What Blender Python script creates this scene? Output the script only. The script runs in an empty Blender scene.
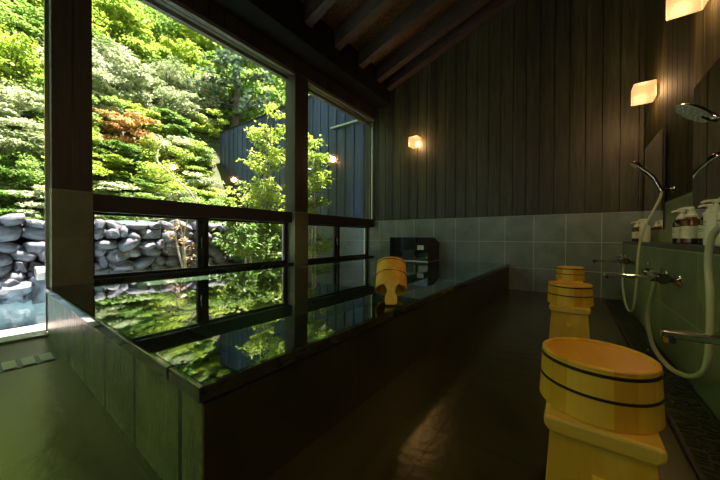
import bpy, math, random
from mathutils import Vector, Matrix, noise
R = random.Random(7)
PI = math.pi
SC = bpy.context.scene
COL = SC.collection

# ---------------------------------------------------------------- camera, world, sun, exposure
cd = bpy.data.cameras.new('camera')
cam = bpy.data.objects.new('camera', cd)
COL.objects.link(cam)
SC.camera = cam
FPX = 289.3
cd.sensor_width = 36.0
cd.lens = FPX / 720 * 36
cd.clip_start = 0.02
cd.clip_end = 200
_vy = Vector((213, 1.5, FPX)).normalized()
_vx = Vector((393, -4, -FPX))
_vx = (_vx - _vy * _vx.dot(_vy)).normalized()
_vz = _vx.cross(_vy)
if _vz.y < 0:
    _vz = -_vz
right = Vector((_vx.x, _vy.x, _vz.x))
up = Vector((_vx.y, _vy.y, _vz.y))
fwd = Vector((_vx.z, _vy.z, _vz.z))
m = Matrix((right, up, -fwd)).transposed().to_4x4()
m.translation = Vector((0, 0, 0.6))
cam.matrix_world = m

w = bpy.data.worlds.new('sky')
SC.world = w
w.use_nodes = True
nt = w.node_tree
bg = nt.nodes['Background']
sky = nt.nodes.new('ShaderNodeTexSky')
sky.sky_type = 'HOSEK_WILKIE'
sky.sun_direction = Vector((-0.07, 0.16, 0.98)).normalized()
sky.turbidity = 3.0
tint = nt.nodes.new('ShaderNodeMix'); tint.data_type = 'RGBA'; tint.blend_type = 'MULTIPLY'
tint.inputs[0].default_value = 1.0; tint.inputs[7].default_value = (1.0, 1.0, 0.70, 1)     # yellow tint added to the sky to grade the room light
nt.links.new(sky.outputs[0], tint.inputs[6]); nt.links.new(tint.outputs[2], bg.inputs[0])
bg.inputs[1].default_value = 2.2
sd = bpy.data.lights.new('sun', 'SUN')
sd.energy = 13.0
sd.angle = math.radians(1.0)
sd.color = (1.0, 0.95, 0.84)
sun = bpy.data.objects.new('sun', sd)
COL.objects.link(sun)
sun.rotation_euler = Vector((-0.07, 0.16, 0.98)).to_track_quat('Z', 'Y').to_euler()
SC.view_settings.view_transform = 'Standard'
SC.view_settings.look = 'None'
SC.view_settings.exposure = 1.5
SC.view_settings.gamma = 1.0
SC.view_settings.use_curve_mapping = False

# ---------------------------------------------------------------- mesh helpers
class MB:
    def __init__(s):
        s.v = []; s.f = []
    def box(s, x0, x1, y0, y1, z0, z1):
        i = len(s.v)
        s.v += [(x0,y0,z0),(x1,y0,z0),(x1,y1,z0),(x0,y1,z0),(x0,y0,z1),(x1,y0,z1),(x1,y1,z1),(x0,y1,z1)]
        for q in ((0,3,2,1),(4,5,6,7),(0,1,5,4),(1,2,6,5),(2,3,7,6),(3,0,4,7)):
            s.f.append(tuple(i+k for k in q))
        return s
    def hexa(s, p):                       # 8 corners, same order as box
        i = len(s.v); s.v += [tuple(q) for q in p]
        for q in ((0,3,2,1),(4,5,6,7),(0,1,5,4),(1,2,6,5),(2,3,7,6),(3,0,4,7)):
            s.f.append(tuple(i+k for k in q))
        return s
    def quad(s, *p):
        i = len(s.v); s.v += [tuple(q) for q in p]; s.f.append(tuple(range(i, i+len(p)))); return s
    def prism(s, pts, axis, a, b):        # 2D outline swept along an axis
        def mk(p, t):
            return {'x': (t, p[0], p[1]), 'y': (p[0], t, p[1]), 'z': (p[0], p[1], t)}[axis]
        n = len(pts); i = len(s.v)
        s.v += [mk(p, a) for p in pts] + [mk(p, b) for p in pts]
        s.f.append(tuple(i+k for k in range(n))[::-1]); s.f.append(tuple(i+n+k for k in range(n)))
        for k in range(n):
            l = (k+1) % n
            s.f.append((i+k, i+l, i+n+l, i+n+k))
        return s
    def lathe(s, prof, n=32, M=None, cap=True):   # profile (r, z)
        i = len(s.v); M = M or Matrix()
        for r, z in prof:
            for k in range(n):
                a = 2*PI*k/n
                s.v.append(tuple(M @ Vector((r*math.cos(a), r*math.sin(a), z))))
        for j in range(len(prof)-1):
            for k in range(n):
                l = (k+1) % n
                s.f.append((i+j*n+k, i+j*n+l, i+(j+1)*n+l, i+(j+1)*n+k))
        if cap:
            if prof[0][0] > 1e-4: s.f.append(tuple(i+k for k in range(n))[::-1])
            if prof[-1][0] > 1e-4: s.f.append(tuple(i+(len(prof)-1)*n+k for k in range(n)))
        return s
    def tube(s, pts, r, n=10, smooth=0):
        pts = [Vector(p) for p in pts]
        rr = r if isinstance(r, (list, tuple)) else [r]*len(pts)
        if smooth:
            q = []; rq = []
            P = [pts[0]*2-pts[1]] + pts + [pts[-1]*2-pts[-2]]
            for k in range(1, len(P)-2):
                for t in range(smooth):
                    u = t/smooth
                    a, b, c, d = P[k-1], P[k], P[k+1], P[k+2]
                    q.append(0.5*((2*b)+(c-a)*u+(2*a-5*b+4*c-d)*u*u+(3*b-a-3*c+d)*u**3))
                    rq.append(rr[k-1]*(1-u)+rr[k]*u)
            q.append(pts[-1]); rq.append(rr[-1]); pts, rr = q, rq
        i = len(s.v)
        t0 = (pts[1]-pts[0]).normalized()
        nrm = t0.orthogonal().normalized()
        for k, p in enumerate(pts):
            t = (pts[min(k+1, len(pts)-1)]-pts[max(k-1, 0)]).normalized()
            nrm = (nrm - t*nrm.dot(t)).normalized(); b = t.cross(nrm)
            for j in range(n):
                a = 2*PI*j/n
                s.v.append(tuple(p+(nrm*math.cos(a)+b*math.sin(a))*rr[k]))
        for k in range(len(pts)-1):
            for j in range(n):
                l = (j+1) % n
                s.f.append((i+k*n+j, i+k*n+l, i+(k+1)*n+l, i+(k+1)*n+j))
        s.f.append(tuple(i+j for j in range(n))[::-1]); s.f.append(tuple(i+(len(pts)-1)*n+j for j in range(n)))
        return s
    def mesh(s, name, mat, smooth=False):
        me = bpy.data.meshes.new(name)
        me.from_pydata(s.v, [], s.f); me.update()
        if mat: me.materials.append(mat)
        if smooth:
            me.polygons.foreach_set('use_smooth', [True]*len(me.polygons))
        return me
    def build(s, name, mat, parent=None, smooth=False, bevel=0, angle=35, loc=None):
        me = s.mesh(name, mat, smooth)
        if smooth: me.set_sharp_from_angle(angle=math.radians(angle))
        o = bpy.data.objects.new(name, me); COL.objects.link(o)
        if parent: o.parent = parent
        if loc: o.location = loc
        if bevel:
            b = o.modifiers.new('bevel', 'BEVEL'); b.width = bevel; b.segments = 2; b.limit_method = 'ANGLE'; b.angle_limit = math.radians(40)
        return o

def tag(o, label=None, cat=None, group=None, kind=None):
    if label: o['label'] = label
    if cat: o['category'] = cat
    if group: o['group'] = group
    if kind: o['kind'] = kind
    return o
def empty(name, loc=(0,0,0), rz=0, **k):
    o = bpy.data.objects.new(name, None); COL.objects.link(o)
    o.empty_display_size = 0.1
    o.location = loc; o.rotation_euler = (0,0,rz)
    return tag(o, **k)
def copy_tree(o, parent=None):
    c = o.copy(); COL.objects.link(c); c.parent = parent
    for ch in list(o.children): copy_tree(ch, c)
    return c

# ---------------------------------------------------------------- materials
def newmat(name):
    mt = bpy.data.materials.new(name); mt.use_nodes = True
    t = mt.node_tree; b = t.nodes['Principled BSDF']
    return mt, t, b
def N(t, typ, **k):
    n = t.nodes.new(typ)
    for a, v in k.items(): setattr(n, a, v)
    return n
def texvec(t, scale=(1,1,1), coord='Object', loc=(0,0,0)):
    if coord == 'World':
        g = N(t, 'ShaderNodeNewGeometry'); out = g.outputs['Position']
    else:
        g = N(t, 'ShaderNodeTexCoord'); out = g.outputs[coord]
    mp = N(t, 'ShaderNodeMapping'); mp.inputs['Scale'].default_value = scale; mp.inputs['Location'].default_value = loc
    t.links.new(out, mp.inputs[0]); return mp.outputs[0]
def ramp(t, fac, stops):
    r = N(t, 'ShaderNodeValToRGB'); e = r.color_ramp.elements
    while len(e) < len(stops): e.new(0.5)
    for x, (p, c) in zip(e, stops): x.position = p; x.color = (*c, 1)
    t.links.new(fac, r.inputs[0]); return r.outputs[0]
def noisef(t, vec, scale=5, detail=4, rough=0.55, dist=0):
    n = N(t, 'ShaderNodeTexNoise'); n.inputs['Scale'].default_value = scale; n.inputs['Detail'].default_value = detail
    n.inputs['Roughness'].default_value = rough; n.inputs['Distortion'].default_value = dist
    t.links.new(vec, n.inputs['Vector']); return n.outputs['Fac']
def bump(t, b, h, strength=0.3, dist=0.01, nrm=None):
    n = N(t, 'ShaderNodeBump'); n.inputs['Strength'].default_value = strength; n.inputs['Distance'].default_value = dist
    t.links.new(h, n.inputs['Height'])
    if nrm: t.links.new(nrm, n.inputs['Normal'])
    t.links.new(n.outputs[0], b.inputs['Normal']); return n.outputs[0]
def simple(name, col, rough=0.5, metal=0, nscale=0, var=0.15, bmp=0, spec=0.5, stretch=(1,1,1)):
    mt, t, b = newmat(name)
    b.inputs['Base Color'].default_value = (*col, 1); b.inputs['Roughness'].default_value = rough
    b.inputs['Metallic'].default_value = metal; b.inputs['Specular IOR Level'].default_value = spec
    if nscale:
        f = noisef(t, texvec(t, stretch), nscale, 5)
        c = ramp(t, f, [(0.3, tuple(x*(1-var) for x in col)), (0.7, tuple(min(1, x*(1+var)) for x in col))])
        t.links.new(c, b.inputs['Base Color'])
        if bmp: bump(t, b, f, bmp, 0.01)
    return mt
def woodmat(name, dark, light, rough, stretch, scale=6, bmp=0.3, board=None, spec=0.5):
    """stretched grain; board=(axis, width) gives each board its own tone"""
    mt, t, b = newmat(name)
    v = texvec(t, stretch)
    add = v
    if board:
        g = N(t, 'ShaderNodeTexCoord'); sx = N(t, 'ShaderNodeSeparateXYZ'); t.links.new(g.outputs['Object'], sx.inputs[0])
        d = N(t, 'ShaderNodeMath', operation='DIVIDE'); t.links.new(sx.outputs[board[0]], d.inputs[0]); d.inputs[1].default_value = board[1]
        fl = N(t, 'ShaderNodeMath', operation='FLOOR'); t.links.new(d.outputs[0], fl.inputs[0])
        wn = N(t, 'ShaderNodeTexWhiteNoise', noise_dimensions='1D'); t.links.new(fl.outputs[0], wn.inputs['W'])
        sc = N(t, 'ShaderNodeVectorMath', operation='SCALE'); t.links.new(wn.outputs['Color'], sc.inputs[0]); sc.inputs['Scale'].default_value = 20
        ad = N(t, 'ShaderNodeVectorMath', operation='ADD'); t.links.new(v, ad.inputs[0]); t.links.new(sc.outputs[0], ad.inputs[1]); add = ad.outputs[0]
    f = noisef(t, add, scale, 6, 0.6, 0.6)
    c = ramp(t, f, [(0.3, dark), (0.72, light)])
    if board:
        mx = N(t, 'ShaderNodeHueSaturation'); mr = N(t, 'ShaderNodeMapRange'); t.links.new(wn.outputs['Value'], mr.inputs[0])
        mr.inputs[3].default_value = 0.65; mr.inputs[4].default_value = 1.35
        t.links.new(mr.outputs[0], mx.inputs['Value']); t.links.new(c, mx.inputs['Color']); c = mx.outputs[0]
    t.links.new(c, b.inputs['Base Color'])
    b.inputs['Roughness'].default_value = rough; b.inputs['Specular IOR Level'].default_value = spec
    bump(t, b, f, bmp, 0.004)
    return mt
def tilemat(name, c1, c2, grout, axes, size, off, rough=0.4, bmp=0.25, mortar=0.004, ny=4.0):
    """square tiles laid on a face; axes picks which world axes run across and up"""
    mt, t, b = newmat(name)
    g = N(t, 'ShaderNodeTexCoord'); sx = N(t, 'ShaderNodeSeparateXYZ'); t.links.new(g.outputs['Object'], sx.inputs[0])
    cb = N(t, 'ShaderNodeCombineXYZ')
    for k in (0, 1):
        a = N(t, 'ShaderNodeMath', operation='SUBTRACT'); t.links.new(sx.outputs[axes[k]], a.inputs[0]); a.inputs[1].default_value = off[k]
        t.links.new(a.outputs[0], cb.inputs[k])
    br = N(t, 'ShaderNodeTexBrick'); br.offset = 0; br.squash = 1
    br.inputs['Scale'].default_value = 1; br.inputs['Brick Width'].default_value = size[0]; br.inputs['Row Height'].default_value = size[1]
    br.inputs['Mortar Size'].default_value = mortar; br.inputs['Mortar Smooth'].default_value = 0.1
    br.inputs['Color1'].default_value = (0.35,0.35,0.35,1); br.inputs['Color2'].default_value = (0.65,0.65,0.65,1); br.inputs['Bias'].default_value = 0
    t.links.new(cb.outputs[0], br.inputs['Vector'])
    f = noisef(t, texvec(t), ny, 8, 0.65)
    c = ramp(t, f, [(0.3, c1), (0.7, c2)])
    mx = N(t, 'ShaderNodeMix', data_type='RGBA', blend_type='OVERLAY'); mx.inputs[0].default_value = 0.35
    t.links.new(c, mx.inputs[6]); t.links.new(br.outputs['Color'], mx.inputs[7])
    m2 = N(t, 'ShaderNodeMix', data_type='RGBA'); t.links.new(br.outputs['Fac'], m2.inputs[0])
    t.links.new(mx.outputs[2], m2.inputs[6]); m2.inputs[7].default_value = (*grout, 1)
    t.links.new(m2.outputs[2], b.inputs['Base Color'])
    b.inputs['Roughness'].default_value = rough
    f2 = noisef(t, texvec(t), ny*6, 6, 0.6)
    n1 = bump(t, b, f2, bmp, 0.003)
    iv = N(t, 'ShaderNodeMath', operation='SUBTRACT'); iv.inputs[0].default_value = 1; t.links.new(br.outputs['Fac'], iv.inputs[1])
    bump(t, b, iv.outputs[0], 0.5, 0.002, n1)
    return mt
def glassmat(name, ior=1.5, tint=(1,1,1), rough=0.0, bumps=None):
    mt = bpy.data.materials.new(name); mt.use_nodes = True; t = mt.node_tree
    t.nodes.remove(t.nodes['Principled BSDF']); out = t.nodes['Material Output']
    fr = N(t, 'ShaderNodeFresnel'); fr.inputs[0].default_value = ior
    tr = N(t, 'ShaderNodeBsdfTransparent'); tr.inputs[0].default_value = (*tint, 1)
    gl = N(t, 'ShaderNodeBsdfGlossy'); gl.inputs['Roughness'].default_value = rough; gl.inputs[0].default_value = (1,1,1,1)
    mx = N(t, 'ShaderNodeMixShader')
    ge = N(t, 'ShaderNodeNewGeometry'); iv = N(t, 'ShaderNodeMath', operation='SUBTRACT'); iv.inputs[0].default_value = 1
    t.links.new(ge.outputs['Backfacing'], iv.inputs[1])
    fm = N(t, 'ShaderNodeMath', operation='MULTIPLY'); t.links.new(fr.outputs[0], fm.inputs[0]); t.links.new(iv.outputs[0], fm.inputs[1])
    t.links.new(fm.outputs[0], mx.inputs[0]); t.links.new(tr.outputs[0], mx.inputs[1]); t.links.new(gl.outputs[0], mx.inputs[2])
    t.links.new(mx.outputs[0], out.inputs[0])
    if bumps:
        f = noisef(t, texvec(t, bumps[1], 'World'), bumps[0], 3)
        bn = N(t, 'ShaderNodeBump'); bn.inputs['Strength'].default_value = bumps[2]; bn.inputs['Distance'].default_value = 0.01
        t.links.new(f, bn.inputs['Height']); t.links.new(bn.outputs[0], fr.inputs['Normal']); t.links.new(bn.outputs[0], gl.inputs['Normal'])
    return mt
def emitmat(name, col, s):
    mt, t, b = newmat(name)
    b.inputs['Base Color'].default_value = (0.08, 0.05, 0.03, 1); b.inputs['Roughness'].default_value = 0.4
    b.inputs['Emission Color'].default_value = (*col, 1); b.inputs['Emission Strength'].default_value = s
    tr = N(t, 'ShaderNodeBsdfTransparent'); mx = N(t, 'ShaderNodeMixShader'); mx.inputs[0].default_value = 0.4
    t.links.new(b.outputs[0], mx.inputs[1]); t.links.new(tr.outputs[0], mx.inputs[2]); t.links.new(mx.outputs[0], t.nodes['Material Output'].inputs[0])
    return mt
def leafmat(name, c1, c2, c3, trans=0.45, scale=1.2, rough=0.45):
    mt, t, b = newmat(name)
    oi = N(t, 'ShaderNodeObjectInfo')
    f = noisef(t, texvec(t, coord='World'), scale, 4, 0.7)
    f2 = N(t, 'ShaderNodeTexWhiteNoise', noise_dimensions='3D')
    sn = N(t, 'ShaderNodeVectorMath', operation='SNAP'); t.links.new(texvec(t, coord='World'), sn.inputs[0]); sn.inputs[1].default_value = (0.09,0.09,0.09)
    t.links.new(sn.outputs[0], f2.inputs[0])
    a = N(t, 'ShaderNodeMath', operation='MULTIPLY_ADD'); t.links.new(f2.outputs['Value'], a.inputs[0]); a.inputs[1].default_value = 0.35; t.links.new(f, a.inputs[2])
    a2 = N(t, 'ShaderNodeMath', operation='MULTIPLY_ADD'); t.links.new(oi.outputs['Random'], a2.inputs[0]); a2.inputs[1].default_value = 0.3; t.links.new(a.outputs[0], a2.inputs[2])
    c = ramp(t, a2.outputs[0], [(0.45, c1), (0.75, c2), (1.0, c3)])
    t.links.new(c, b.inputs['Base Color']); b.inputs['Roughness'].default_value = rough
    tl = N(t, 'ShaderNodeBsdfTranslucent'); t.links.new(c, tl.inputs[0])
    mx = N(t, 'ShaderNodeMixShader'); mx.inputs[0].default_value = trans
    t.links.new(b.outputs[0], mx.inputs[1]); t.links.new(tl.outputs[0], mx.inputs[2])
    t.links.new(mx.outputs[0], t.nodes['Material Output'].inputs[0])
    return mt

M = {}
M['char_x'] = woodmat('charred cedar boards x', (0.013,0.014,0.007), (0.068,0.066,0.032), 0.5, (9,9,0.7), 4, 0.4, (0, 0.135))
M['char_y'] = woodmat('charred cedar boards y', (0.022,0.02,0.009), (0.085,0.074,0.034), 0.7, (9,9,0.7), 4, 0.4, (1, 0.12), 0.15)
M['header'] = woodmat('dark header boards', (0.008,0.008,0.006), (0.022,0.02,0.016), 0.6, (8,8,0.8), 4, 0.3, (1, 0.135))
M['blackwood'] = woodmat('black timber', (0.012,0.012,0.010), (0.03,0.028,0.022), 0.5, (5,0.6,5), 5, 0.25)
M['postwood'] = woodmat('dark post timber', (0.022,0.020,0.014), (0.05,0.045,0.03), 0.5, (8,8,0.6), 5, 0.3)
M['casing'] = woodmat('weathered grey casing timber', (0.05,0.052,0.045), (0.14,0.14,0.12), 0.5, (9,0.9,9), 5, 0.2)
M['rafter'] = woodmat('rafter timber', (0.02,0.016,0.012), (0.08,0.062,0.048), 0.6, (0.8,9,9), 5, 0.3)
M['osb'] = simple('rough strand board ceiling', (0.10,0.05,0.018), 0.7, 0, 28, 0.85, 0.5, stretch=(1,2.5,1))
M['tile_back'] = tilemat('grey stone tiles back', (0.13,0.16,0.125), (0.25,0.295,0.235), (0.45,0.48,0.40), (0,2), (0.2955,0.3), (-1.244-2.955,-0.34), 0.33, 0.3)
M['tile_right'] = tilemat('grey stone tiles right', (0.17,0.21,0.12), (0.30,0.36,0.20), (0.45,0.5,0.3), (1,2), (0.6,0.3), (-2.98,-0.355), 0.35, 0.3, 0.003)
M['tile_post'] = tilemat('brown stone post cladding', (0.13,0.14,0.075), (0.24,0.25,0.14), (0.22,0.22,0.14), (1,2), (3,0.3), (-1.0,-0.31), 0.4, 0.3, 0.003)
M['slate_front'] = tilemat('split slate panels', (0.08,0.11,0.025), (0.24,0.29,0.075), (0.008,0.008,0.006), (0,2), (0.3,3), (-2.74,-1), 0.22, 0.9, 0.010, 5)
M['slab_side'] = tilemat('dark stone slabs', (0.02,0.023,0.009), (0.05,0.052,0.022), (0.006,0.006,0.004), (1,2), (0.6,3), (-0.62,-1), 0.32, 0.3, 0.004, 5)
M['coping'] = simple('wet dark coping stone', (0.03,0.034,0.024), 0.06, 0, 20, 0.35, 0.03, 0.8)
M['basin'] = tilemat('dark green basin stone', (0.02,0.05,0.04), (0.04,0.09,0.07), (0.03,0.05,0.04), (0,1), (0.3,0.3), (-3,0), 0.4)
M['floor'] = tilemat('wet dark floor slabs', (0.018,0.020,0.005), (0.055,0.056,0.014), (0.004,0.004,0.002), (0,1), (0.6,0.6), (-4.53,-2.13), 0.27, 0.5, 0.003, 3)
M['floor'].node_tree.nodes['Principled BSDF'].inputs['IOR'].default_value = 1.85
M['floor'].node_tree.nodes['Principled BSDF'].inputs['Specular Tint'].default_value = (1.0, 1.0, 0.55, 1)
M['frame'] = simple('black anodised frame', (0.015,0.015,0.013), 0.3)
M['alu'] = simple('brushed aluminium', (0.5,0.52,0.48), 0.3, 1)
t_ = M['floor'].node_tree; b_ = t_.nodes['Principled BSDF']
f_ = noisef(t_, texvec(t_, (1.0, 2.2, 1)), 3.5, 4, 0.5, 0.2)
bump(t_, b_, f_, 0.16, 0.02, b_.inputs['Normal'].links[0].from_socket)
t_ = M['slate_front'].node_tree; b_ = t_.nodes['Principled BSDF']
f_ = noisef(t_, texvec(t_, (2.2, 1, 0.8)), 14, 6, 0.6, 0.5)
bump(t_, b_, f_, 0.8, 0.012, b_.inputs['Normal'].links[0].from_socket)
M['glass'] = glassmat('window glass', 2.1)
M['water'] = glassmat('still bath water', 2.2, (0.30,0.52,0.42), 0.015, (3.0,(1,1,1),0.03))
M['outwater'] = glassmat('outdoor water', 1.45, (0.85,0.93,0.95), 0.02, (7,(1,1,1),0.35))
M['chrome'] = simple('polished chrome', (0.75,0.75,0.72), 0.08, 1)
M['darkchrome'] = simple('dark chrome', (0.25,0.25,0.23), 0.12, 1)
M['white'] = simple('cream plastic', (0.86,0.85,0.66), 0.35)
M['nozzle'] = simple('grey spray plate', (0.45,0.48,0.42), 0.4, 0, 200, 0.4)
M['hose'] = simple('satin grey hose', (0.66,0.66,0.38), 0.28, 0)
M['amber'] = simple('amber glass', (0.10,0.03,0.008), 0.12, 0, spec=0.8)
M['darkbottle'] = simple('dark brown glass', (0.02,0.012,0.008), 0.12, 0, spec=0.8)
M['label'] = simple('cream paper label', (0.84,0.79,0.55), 0.6)
M['ink'] = simple('grey label ink', (0.2,0.19,0.15), 0.6)
M['mirror'] = simple('mirror glass', (0.82,0.85,0.8), 0.02, 1)
M['mirredge'] = simple('black mirror edge', (0.01,0.01,0.01), 0.3)
M['lamp'] = emitmat('lit frosted lamp glass', (1.0,0.50,0.19), 0.33)
M['blackglass'] = simple('black glass panel', (0.012,0.016,0.016), 0.03, 0, spec=0.9)
M['brownpanel'] = simple('dark brown side panel', (0.03,0.022,0.015), 0.4)
M['hinoki'] = woodmat('hinoki timber', (0.82,0.44,0.02), (0.95,0.60,0.05), 0.42, (5,5,0.8), 5, 0.08, None)
M['hinoki_top'] = woodmat('hinoki board', (0.88,0.38,0.01), (0.97,0.50,0.03), 0.3, (8,0.7,5), 5, 0.06, None)
M['hinoki_seat'] = woodmat('hinoki seat board', (0.85,0.52,0.05), (0.97,0.70,0.12), 0.4, (0.9,8,5), 4, 0.08, None)
M['hoop'] = simple('dark hoop', (0.03,0.02,0.01), 0.4)
M['copper'] = simple('copper hoop', (0.55,0.22,0.06), 0.25, 1)
M['rubber'] = simple('black drain cover', (0.05,0.05,0.022), 0.22)
M['drainplate'] = simple('pale drain cover', (0.42,0.50,0.24), 0.3, 0.0)
M['bark'] = simple('bark', (0.11,0.085,0.06), 0.9, 0, 14, 0.5, 0.6, stretch=(1,1,0.25))
M['palebark'] = simple('pale bark', (0.40,0.36,0.29), 0.8, 0, 14, 0.3, 0.4)
M['skylit_wood'] = woodmat('dark boards coloured with blue skylight', (0.028,0.045,0.10), (0.075,0.105,0.22), 0.55, (9,9,0.7), 4, 0.4, (0, 0.2))  # blue of the skylight is put into the board colour
M['rock'] = simple('grey boulder stone', (0.12,0.12,0.145), 0.75, 0, 6, 0.6, 0.8)
M['rockgap'] = simple('earth between stones', (0.03,0.028,0.026), 0.9, 0, 8, 0.3, 0.3)
M['paverim'] = simple('pale pink paving stone', (0.42,0.34,0.32), 0.6, 0, 4, 0.35, 0.4)
M['outbasin'] = simple('blue grey pool bottom', (0.42,0.47,0.49), 0.6, 0, 3, 0.35, 0.3)
M['soil'] = simple('leaf litter soil', (0.08,0.09,0.035), 0.95, 0, 1.4, 0.65, 0.9)
M['leaf_yellow'] = leafmat('sunlit yellow green leaves', (0.160,0.254,0.029), (0.328,0.441,0.057), (0.525,0.628,0.123))
M['leaf_green'] = leafmat('mid green leaves', (0.076,0.150,0.029), (0.160,0.281,0.047), (0.310,0.441,0.104))
M['leaf_pale'] = leafmat('pale glossy leaves', (0.160,0.216,0.084), (0.347,0.404,0.197), (0.591,0.628,0.431), 0.3, 2.0, 0.3)
M['leaf_rust'] = leafmat('rusty leaves', (0.216,0.141,0.047), (0.404,0.254,0.084), (0.572,0.338,0.123))
M['leaf_pine'] = leafmat('blue green needles', (0.057,0.104,0.066), (0.113,0.188,0.123), (0.197,0.291,0.188), 0.2)

XW, YB, XR = -2.52, 3.82, 0.533      # window wall face, back wall face, right wall face
YN = -1.6                            # how far the room runs behind the viewer
ZS = lambda x: 2.829 + 0.32*(x+2.206)   # underside of the rafters

# ---------------------------------------------------------------- room shell
fl = MB(); fl.box(XW-0.02, 0.25, YN, YB+0.1, -0.12, 0); fl.box(0.25, XR+0.12, YN, YB+0.1, -0.12, -0.012)
fo = fl.build('floor', M['floor']); tag(fo, kind='structure')

def boards(mb, axis, a, b, wd, f0, f1, z0, z1, top=None, gap=0.006, phase=0):
    """vertical boards side by side from a to b; f0..f1 their thickness span"""
    p = a - phase
    while p < b - 1e-6:
        q = min(p+wd, b); s = max(p, a)
        for (u0, u1) in ((s+gap/2, q-gap/2),):
            if u1-u0 < 0.01: continue
            t0, t1 = (top(u0), top(u1)) if top else (z1, z1)
            if axis == 'x':
                mb.hexa([(u0,f0,z0),(u1,f0,z0),(u1,f1,z0),(u0,f1,z0),(u0,f0,t0),(u1,f0,t1),(u1,f1,t1),(u0,f1,t0)])
            else:
                mb.hexa([(f0,u0,z0),(f1,u0,z0),(f1,u1,z0),(f0,u1,z0),(f0,u0,t0),(f1,u0,t0),(f1,u1,t1),(f0,u1,t1)])
        p += wd
wb = MB(); boards(wb, 'x', XW-0.2, XR+0.12, 0.135, YB, YB+0.022, -0.1, 0, top=lambda x: ZS(x)+0.3, phase=0.02)
wback = wb.build('wall_back', M['char_x'], bevel=0.002); tag(wback, kind='structure')
MB().prism([(XW-0.2,-0.1),(XR+0.14,-0.1),(XR+0.14,ZS(XR+0.14)+0.32),(XW-0.2,ZS(XW-0.2)+0.32)], 'y', YB+0.0225, YB+0.12).build('backing', M['frame'], wback)
MB().box(XW-0.14, XR, YB-0.018, YB-0.0005, -0.1, 0.86).build('wainscot', M['tile_back'], wback)
MB().box(XW-0.14, XR, YB-0.021, YB-0.0005, 0.8605, 0.866).build('wainscot_cap', M['casing'], wback)

wr = MB(); boards(wr, 'y', YN, YB, 0.12, XR, XR+0.022, 0.86, ZS(XR)+0.3)
wright = wr.build('wall_right', M['char_y'], bevel=0.002); tag(wright, kind='structure')
MB().box(XR+0.0225, XR+0.12, YN, YB, 0, ZS(XR)+0.32).build('backing', M['frame'], wright)
MB().box(XR-0.012, XR+0.022, YN, YB-0.02, 0.0, 0.858).build('wainscot', M['tile_right'], wright)

wl = MB(); boards(wl, 'y', YN, YB, 0.135, XW-0.022, XW, 2.46, ZS(XW)+0.3)
wleft = wl.build('wall_left', M['header'], bevel=0.002); tag(wleft, kind='structure')
MB().box(XW-0.17, XW-0.0225, YN, YB+0.1, 2.46, ZS(XW)+0.25).build('backing', M['frame'], wleft)

wf = MB().box(XW-0.17, XR+0.12, YN-0.1, YN-0.001, 0, 0.7).box(XW-0.17, XW+0.15, YN-0.1, YN-0.001, 0.7, 1.9).box(0.1, XR+0.12, YN-0.1, YN-0.001, 0.7, 1.9)
wf.prism([(XW-0.17,1.9),(XR+0.12,1.9),(XR+0.12,ZS(XR+0.12)+0.19),(XW-0.17,ZS(XW-0.17)+0.19)], 'y', YN-0.1, YN-0.001)
tag(wf.build('wall_front', M['char_x']), kind='structure')
w3 = empty('window_3', (0, YN-0.05, 0.7), kind='structure')  # unseen window added to bring daylight in behind the viewer
MB().box(XW+0.15, 0.1, -0.04, 0.04, 0, 0.04).box(XW+0.15, 0.1, -0.04, 0.04, 1.16, 1.2).box(XW+0.15, XW+0.19, -0.04, 0.04, 0.04, 1.16).box(0.06, 0.1, -0.04, 0.04, 0.04, 1.16).box(-1.2, -1.16, -0.04, 0.04, 0.04, 1.16).build('frame', M['frame'], w3)
MB().box(XW+0.19, -1.2, -0.003, 0.003, 0.04, 1.16).build('pane', M['glass'], w3)
MB().box(-1.16, 0.06, -0.003, 0.003, 0.04, 1.16).build('pane', M['glass'], w3)
ce = MB(); a, b = XW-0.36, XR+0.14
ce.hexa([(a,YN,ZS(a)+0.20),(b,YN,ZS(b)+0.20),(b,YB+0.12,ZS(b)+0.20),(a,YB+0.12,ZS(a)+0.20),
         (a,YN,ZS(a)+0.32),(b,YN,ZS(b)+0.32),(b,YB+0.12,ZS(b)+0.32),(a,YB+0.12,ZS(a)+0.32)])
tag(ce.build('ceiling', M['osb']), kind='structure')
names = ['first', 'second', 'third', 'fourth', 'fifth', 'sixth', 'seventh', 'eighth', 'ninth', 'tenth', 'eleventh', 'twelfth']
for i in range(12):
    y1 = 3.815 - 0.005 if i == 0 else 3.525 - 0.455*(i-1)
    if i >= 2: y1 = 3.10 - 0.465*(i-2)
    y0 = y1 - 0.10
    if y0 < YN: break
    x0, x1 = -2.249, XR-0.003
    rf = MB().hexa([(x0,y0,ZS(x0)),(x1,y0,ZS(x1)),(x1,y1,ZS(x1)),(x0,y1,ZS(x0)),
                    (x0,y0,ZS(x0)+0.199),(x1,y0,ZS(x1)+0.199),(x1,y1,ZS(x1)+0.199),(x0,y1,ZS(x0)+0.199)])
    tag(rf.build('rafter', M['rafter'], bevel=0.004), 'dark sloping ceiling rafter, %s one counted from the back wall' % names[i], 'rafter', 'sloping rafters under the roof')

tag(MB().prism([(XW+0.001, 2.62), (-2.25, 2.62), (-2.25, ZS(-2.25)+0.19), (XW+0.001, ZS(XW)+0.19)], 'y', YN+0.002, YB-0.002).build('roof_beam', simple('matt black beam', (0.012,0.011,0.009), 0.95, 0, 12, 0.3, 0.1, 0.1), bevel=0.003), 'long dark beam under the rafters above the windows', 'beam')
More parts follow.
